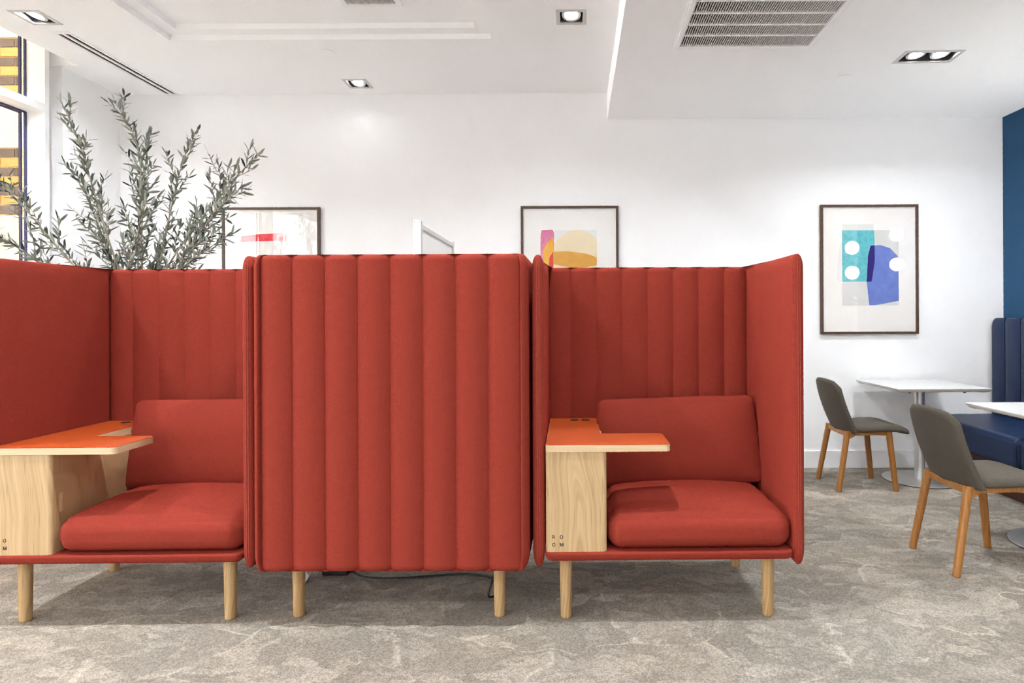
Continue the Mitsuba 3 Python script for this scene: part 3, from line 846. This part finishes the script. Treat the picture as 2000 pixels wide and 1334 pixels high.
def downlight(heads, tilt, flip, power):
    k = Kit()
    hx = HALF * heads - 0.004 * (heads - 1)
    inn = 0.024
    outer = Polygon([(-hx, -HALF), (hx, -HALF), (hx, HALF), (-hx, HALF)], [[(-hx + inn, -HALF + inn), (hx - inn, -HALF + inn), (hx - inn, HALF - inn), (-hx + inn, HALF - inn)]])
    k.part('trim_frame', prism(outer, -0.004, 0.003), 'silver_trim')
    a, b = hx - inn, HALF - inn
    walls = Polygon([(-a - 0.004, -b - 0.004), (a + 0.004, -b - 0.004), (a + 0.004, b + 0.004), (-a - 0.004, b + 0.004)], [[(-a, -b), (a, -b), (a, b), (-a, b)]])
    k.part('housing', join(prism(walls, 0.0, 0.105), bx(-a, a, -b, b, 0.105, 0.11)), 'dark_housing')
    for i in range(heads):
        cx = (i - (heads - 1) / 2) * 0.150 if heads > 1 else 0.0
        ring = lathe([(0.0435, 0.0), (0.058, 0.0), (0.0605, 0.006), (0.0605, 0.030), (0.057, 0.030), (0.050, 0.012), (0.0435, 0.004), (0.0435, 0.0)], 48)
        cup = lathe([(0.0, 0.034), (0.030, 0.028), (0.0455, 0.008), (0.0455, 0.010), (0.032, 0.033), (0.0, 0.039)], 40)
        Mh = np.array(trimesh.transformations.translation_matrix((cx, 0, 0.012))) @ np.array(trimesh.transformations.rotation_matrix(math.radians(tilt), (1, 0, 0))) @ np.array(trimesh.transformations.rotation_matrix(math.radians(flip), (0, 1, 0)))
        ms = []
        for m in (ring, cup, mv(disc(0.036), 0, 0, 0.012)):
            m = m.copy()
            m.apply_transform(Mh)
            ms.append(m)
        pth = k.part('lamp_head', join(ms[0], ms[1]), 'aluminium', 40)
        k.part('bulb', {**mikit.ply(ms[2], 'white_gloss'), 'emitter': {'type': 'area', 'radiance': {'type': 'rgb', 'value': (WARM * power).tolist()}}}, None, parent=pth)
        sc_ = mv(lathe([(0, 0), (0.003, 0), (0.003, 0.02), (0, 0.02)], 10), cx + 0.02, -0.055, 0.03)
        k.part('screw', sc_, 'aluminium', parent=pth)
    return k


d1, d2, d3, d4 = downlight(1, -14, 0, LAMP * 0.55), downlight(1, -22, 5, LAMP * 0.03), downlight(1, -8, 12, LAMP * 0.7), downlight(2, -7, -4, LAMP * 0.42)
d5, d6 = downlight(1, -4, 0, LAMP * 0.75), downlight(1, 0, 0, LAMP * 1.2)
glab = 'square recessed ceiling downlights'
d1.place('ceiling_downlight', 'square grey downlight with a tilted lamp, just left of the dropped ceiling edge', 'downlight', glab, M4(*SINGLE[0]))
d2.place('ceiling_downlight', 'square silver downlight close to the back wall, above the middle pod', 'downlight', glab, M4(*SINGLE[1]))
d3.place('ceiling_downlight', 'square silver downlight near the window and linear air slot', 'downlight', glab, M4(*SINGLE[2]))
d4.place('twin_downlight', 'twin-lamp rectangular downlight in the dropped ceiling at the right', 'downlight', glab, M4(*DOUBLE[0], -2.5))
for x, y, z in UNSEEN_SING:
    (d6 if y > 2 else d5).place('ceiling_downlight', 'unseen downlight placed to light the room, ' + {2.15: 'row over the foreground', -0.5: 'first row behind the viewer', -2.7: 'last row behind the viewer'}[y] + {-3.313: ', by the window', -1.667: ', middle of its row', -0.021: ', by the dropped ceiling'}[x], 'downlight', glab, M4(x, y, z))
for x, y, z in UNSEEN_DOUB:
    d4.place('twin_downlight', 'unseen twin downlight placed to light the room, ' + ('far right side, ' if x > 3 else 'near side, ') + {1.9: 'beside the viewer', -0.4: 'behind the viewer', -2.6: 'close to the front wall', 1.2: 'beside the white side wall'}[y], 'downlight', glab, M4(x, y, z))

sl = Kit()
fp = sbox(DX0, DY0, DX1, DY1)
for c in (-3.350, -3.301):
    fp = fp.difference(sbox(c - 0.013, DY0 + 0.03, c + 0.013, DY1 - 0.026))
sl.part('frame', prism(fp, ZC - 0.004, ZC + 0.004), 'white_gloss')
sl.part('plenum', bx(DX0 + 0.014, DX1 - 0.014, DY0 + 0.017, DY1 - 0.022, ZC + 0.05, ZC + 0.10), 'black_plastic')  # black plenum and blades stand in for the deep shade inside the slots
for c in (-3.350, -3.301):
    for s in (-1, 1):
        sl.part('blade', bx(c + s * 0.016 - 0.0015, c + s * 0.016 + 0.0015, DY0 + 0.03, DY1 - 0.026, ZC + 0.004, ZC + 0.05), 'black_plastic')
sl.place('linear_diffuser', 'long white linear air slot with two dark openings, ceiling by the window', 'air vent')

gv = Kit()
ring = sbox(VX0, VY0, VX1, VY1).difference(sbox(VX0 + 0.026, VY0 + 0.026, VX1 - 0.026, VY1 - 0.040))
gv.part('frame', prism(ring, ZS - 0.012, ZS + 0.004), 'white_gloss')
gv.part('outer_flange', prism(sbox(VX0 - 0.012, VY0 - 0.012, VX1 + 0.012, VY1 + 0.004).difference(sbox(VX0 + 0.004, VY0 + 0.004, VX1 - 0.004, VY1 - 0.004)), ZS - 0.006, ZS + 0.004), 'white_gloss')
for j in range(1, 8):
    yb = 3.776 - 0.1335 * j
    gv.part('cross_bar', bx(VX0 + 0.026, VX1 - 0.026, yb - 0.006, yb + 0.006, ZS - 0.009, ZS + 0.004), 'white_gloss')
sp = mikit.ply(bx(-0.0020, 0.0020, VY0 + 0.026, VY1 - 0.040, ZS - 0.006, ZS + 0.004), 'slat_white')
ns_ = 60
for i in range(ns_):
    gv.part('slat', {**sp, 'to_world': T().translate([VX0 + 0.026 + (VX1 - VX0 - 0.052) * (i + 0.5) / ns_, 0, 0])}, None)
gv.part('filter', bx(VX0 + 0.022, VX1 - 0.022, VY0 + 0.022, VY1 - 0.022, ZS + 0.14, ZS + 0.15), 'filter_dark')
gv.part('duct', join(bx(VX0 + 0.021, VX0 + 0.024, VY0 + 0.021, VY1 - 0.021, ZS, ZS + 0.14), bx(VX1 - 0.024, VX1 - 0.021, VY0 + 0.021, VY1 - 0.021, ZS, ZS + 0.14),
                     bx(VX0 + 0.024, VX1 - 0.024, VY1 - 0.024, VY1 - 0.021, ZS, ZS + 0.14), bx(VX0 + 0.024, VX1 - 0.024, VY0 + 0.021, VY0 + 0.024, ZS, ZS + 0.14)), 'filter_dark')
ms = []
for i in range(-4, 8):
    x0 = VX0 + 0.14 * i
    for s in (1, -1):
        pts = []
        for t in np.linspace(0, 1, 40):
            y = VY1 - 0.04 - t * 1.04
            x = x0 + (s * t * 0.75 if s > 0 else 0.75 - t * 0.75) + 0.008 * math.sin(t * 30 + i)
            if VX0 + 0.03 < x < VX1 - 0.03 and y > VY0 + 0.03:
                pts.append((x, y, ZS + 0.06 + 0.004 * s))
        if len(pts) > 3:
            ms.append(tube(pts, 0.0035, 5))
gv.part('wire_mesh', join(*ms), 'filter_wire', True)
gv.place('return_air_grille', 'large slatted return air grille in the dropped ceiling', 'air vent')

sv_ = Kit()
ZT = ZC + 0.07
ring = sbox(SVX0, SVY0, SVX1, SVY1).difference(sbox(SVX0 + 0.03, SVY0 + 0.03, SVX1 - 0.03, SVY1 - 0.03))
sv_.part('frame', prism(ring, ZT - 0.012, ZT + 0.004), 'white_gloss')
sp = mikit.ply(bx(-0.002, 0.002, SVY0 + 0.03, SVY1 - 0.03, ZT - 0.008, ZT + 0.012), 'slat_white')
for i in range(24):
    sv_.part('slat', {**sp, 'to_world': T().translate([SVX0 + 0.03 + (SVX1 - SVX0 - 0.06) * (i + 0.5) / 24, 0, 0])}, None)
sv_.part('plenum', bx(SVX0 + 0.02, SVX1 - 0.02, SVY0 + 0.02, SVY1 - 0.02, ZT + 0.08, ZT + 0.09), 'filter_dark')
sv_.place('ceiling_vent', 'small slatted vent at the top edge inside the ceiling tray', 'air vent')
for (x, y, z), lb in (((-1.722, 4.36, ZC), 'flat round white sprinkler cover on the ceiling left of the small downlight'),
                      ((1.843, 4.295, ZS), 'faint round white cover plate on the dropped ceiling left of the twin downlight')):
    k = numbered('sprinkler_cover')
    scene[k] = mikit.ply(mv(lathe([(0, -0.006), (0.040, -0.006), (0.042, -0.004), (0.042, -0.002), (0.034, -0.0015), (0.034, 0.001), (0, 0.001)], 40), x, y, z), 'white_ceiling', smooth=40)
    tag(k, lb, 'sprinkler cover')

# unseen globe pendants above the near table, placed so the right print's glass mirrors them
for globes, lb in ((((2.91, 3.73, 1.976), (2.91, 3.73, 1.715)), 'unseen two-globe pendant placed to mirror in the right print, on the side of the chair'),
                   (((3.38, 3.73, 2.115), (3.38, 3.73, 1.80)), 'unseen two-globe pendant placed to mirror in the right print, on the side of the banquette')):
    pk2 = Kit()
    x, y, z1 = globes[0]
    for gx, gy, gz in globes:
        g = trimesh.creation.icosphere(3, 0.07)
        g.apply_translation((gx, gy, gz))
        pk2.part('globe', {**mikit.ply(g, 'white_gloss', smooth=True), 'emitter': {'type': 'area', 'radiance': {'type': 'rgb', 'value': [4.6, 4.4, 4.0]}}}, None)
    pk2.part('cord', tube([(x, y, z1 + 0.066), (x, y, ZS)], 0.003, 8), 'black_plastic')
    pk2.part('stem', tube([(x, y, globes[1][2] + 0.066), (x, y, z1 - 0.066)], 0.003, 8), 'black_plastic')
    pk2.place('unseen_globe_pendant', lb, 'pendant lamp', 'unseen globe pendants above the near table')

# ---------------------------------------------------------------- olive tree behind the left pod
trng = np.random.default_rng(21)
OX, OY = -2.62, 3.72
STEMS = [  # control points (x, y, z) and the number of twigs
    [(0.00, 0.00, 0.55), (-0.05, 0.00, 1.45), (-0.16, -0.04, 1.85), (-0.27, -0.06, 2.22), (-0.37, -0.08, 2.52)],
    [(0.02, 0.02, 0.55), (0.01, 0.03, 1.50), (0.00, 0.05, 1.95), (-0.06, 0.06, 2.38), (-0.20, 0.06, 2.56)],
    [(0.03, 0.05, 0.55), (0.07, 0.10, 1.50), (0.11, 0.15, 1.90), (0.16, 0.18, 2.22), (0.22, 0.20, 2.38)],
    [(0.04, 0.03, 0.55), (0.12, 0.04, 1.45), (0.30, 0.06, 1.78), (0.46, 0.10, 2.03), (0.66, 0.14, 2.26)],
    [(0.05, 0.00, 0.55), (0.18, -0.04, 1.42), (0.36, -0.06, 1.68), (0.52, -0.08, 1.88), (0.68, -0.08, 2.02)],
    [(-0.02, -0.02, 0.55), (-0.18, -0.08, 1.45), (-0.42, -0.14, 1.76), (-0.60, -0.18, 1.99), (-0.78, -0.22, 2.16)],
    [(-0.03, -0.04, 0.55), (-0.22, -0.16, 1.40), (-0.46, -0.24, 1.64), (-0.62, -0.30, 1.74), (-0.76, -0.36, 1.82)],
    [(0.05, -0.02, 0.55), (0.20, -0.10, 1.40), (0.40, -0.14, 1.58), (0.56, -0.16, 1.68), (0.64, -0.18, 1.72)],
    [(0.00, 0.04, 0.55), (-0.02, 0.12, 1.45), (-0.08, 0.18, 1.85), (-0.10, 0.22, 2.15), (-0.08, 0.24, 2.42)],
    [(0.03, 0.06, 0.55), (0.14, 0.14, 1.45), (0.24, 0.20, 1.72), (0.33, 0.24, 1.95), (0.35, 0.25, 2.24)],
    [(0.01, -0.05, 0.55), (0.02, -0.12, 1.42), (0.10, -0.16, 1.66), (0.16, -0.18, 1.84), (0.20, -0.18, 1.98)],
    [(-0.01, 0.00, 0.55), (-0.10, 0.06, 1.45), (-0.22, 0.08, 1.68), (-0.33, 0.10, 1.90), (-0.40, 0.12, 2.10)],
]
ot = Kit()
ot.part('pot', lathe([(0, 0), (0.17, 0), (0.185, 0.01), (0.22, 0.46), (0.215, 0.47), (0.20, 0.47), (0.195, 0.44), (0, 0.44)], 40), 'pot_grey', 40)
ot.part('soil', mv(lathe([(0, 0), (0.196, 0), (0.0, 0.02)], 32), 0, 0, 0.44), 'soil')


def leaf_mesh(seed):
    r = np.random.default_rng(seed)
    nseg, V, Fc = 6, [], []
    bend, L, wd = r.uniform(-0.25, 0.45), 1.0, r.uniform(0.18, 0.26)
    for i in range(nseg + 1):
        t = i / nseg
        w = wd / 2 * (math.sin(math.pi * min(1, t * 0.96 + 0.03)) ** 0.75) + 0.006
        z = bend * t * t * 0.5
        V += [(t, -w, z + 0.035 * w / wd * 2), (t, 0, z), (t, w, z + 0.035 * w / wd * 2)]
    for i in range(nseg):
        a = i * 3
        for k in (0, 1):
            Fc += [(a + k, a + 3 + k, a + 4 + k), (a + k, a + 4 + k, a + 1 + k)]
    return trimesh.Trimesh(V, Fc, process=False)


LM = [leaf_mesh(s) for s in range(8)]
leaves = []                                             # (mesh number, material number, 4x4 matrix)


def add_leaf(p, d, up, size):
    d = d / np.linalg.norm(d)
    y = np.cross(up, d)
    if np.linalg.norm(y) < 1e-3:
        y = np.cross([1, 0, 0.2], d)
    y /= np.linalg.norm(y)
    a = trng.uniform(-1.0, 1.0)
    z = np.cross(d, y)
    y2 = math.cos(a) * y + math.sin(a) * z
    z2 = np.cross(d, y2)
    m = np.eye(4)
    m[:3, 0], m[:3, 1], m[:3, 2], m[:3, 3] = d * size, y2 * size, z2 * size, p
    leaves.append((int(trng.integers(8)), int(trng.choice([0, 0, 1, 1, 2])), m))


def leafy(pts, first, step, size):
    """leaves in pairs along a twig or the end of a stem"""
    seg = np.linalg.norm(np.diff(pts, axis=0), axis=1)
    s = np.r_[0, np.cumsum(seg)]
    q, i = first, 0
    while q < s[-1]:
        p = np.array([np.interp(q, s, pts[:, k]) for k in range(3)])
        p2 = np.array([np.interp(min(q + 0.01, s[-1]), s, pts[:, k]) for k in range(3)])
        t = p2 - p if np.linalg.norm(p2 - p) > 1e-6 else pts[-1] - pts[-2]
        t = t / np.linalg.norm(t)
        side = np.cross(t, [math.cos(i * 1.57 + 0.4), math.sin(i * 1.57 + 0.4), 0.25])
        side /= np.linalg.norm(side) + 1e-9
        for sg in (-1, 1):
            if trng.random() < 0.88:
                d = t * trng.uniform(0.5, 1.0) + sg * side * trng.uniform(0.5, 0.95) + trng.normal(0, 0.18, 3) + [0, 0, -0.05]
                add_leaf(p, d, np.array([0, 0, 1.0]), size * trng.uniform(0.72, 1.18))
        q += step * trng.uniform(0.75, 1.3)
        i += 1
    add_leaf(pts[-1], t + trng.normal(0, 0.1, 3), np.array([0, 0, 1.0]), size)


for si, st in enumerate(STEMS):
    c = spline(st, 40)
    c[:, :2] += 0.008 * np.sin(np.linspace(0, 9, 40))[:, None] * [1, 0.7]
    ot.part('branch', tube(c, np.linspace(0.0095, 0.0022, 40), 7), 'bark', True)
    L = np.linalg.norm(np.diff(c, axis=0), axis=1).sum()
    top = c[24:]
    leafy(top, 0.05, 0.026, 0.062)
    tw = []
    ntw = 14
    for j in range(ntw):
        i0 = int(np.interp(j / (ntw - 1), [0, 1], [15, 37]))
        p = c[i0]
        t = c[min(i0 + 1, 39)] - c[i0 - 1]
        t /= np.linalg.norm(t)
        a = j * 2.4 + si
        d = t * 0.85 + 0.75 * np.array([math.cos(a), math.sin(a) * 0.8, 0.15]) + trng.normal(0, 0.1, 3)
        d /= np.linalg.norm(d)
        ln = trng.uniform(0.10, 0.24) * (1.15 - 0.5 * j / ntw)
        pts = np.array([p + d * ln * q + np.array([0, 0, 0.05 * ln * math.sin(q * 3)]) + t * 0.25 * ln * q * q for q in np.linspace(0, 1, 7)])
        tw.append(tube(pts, np.linspace(0.0026, 0.0010, 7), 5))
        leafy(pts, 0.02, 0.024, 0.058)
    ot.part('twigs', join(*tw), 'bark', True, kind='stuff')

cam_l = np.array([-OX, -OY, EYE])


def leaf_show(m):
    c = m[:3, 3] + 0.5 * m[:3, 0]
    dist = np.linalg.norm(c - cam_l)
    if c[2] + 0 < 1.55:
        return 0
    nn = np.cross(m[:3, 0], m[:3, 1])
    return abs(nn @ (c - cam_l)) / dist ** 3


order = sorted(range(len(leaves)), key=lambda i: -leaf_show(leaves[i][2]))
base_ply = [mikit.ply(m, 'leaf_0', smooth=True) for m in LM]
for i in order[:300]:
    k, mt, m = leaves[i]
    ot.part('leaf', {**base_ply[k], 'to_world': T(m)}, f'leaf_{mt}')
for mt in range(3):
    ms = []
    for i in order[300:]:
        if leaves[i][1] == mt:
            q = LM[leaves[i][0]].copy()
            q.apply_transform(leaves[i][2])
            ms.append(q)
    ot.part('foliage', join(*ms), f'leaf_{mt}', True, kind='stuff')
ot.place('olive_tree', 'tall leafy olive tree with grey-green leaves behind the left red pod', 'tree', M=M4(OX, OY, 0))
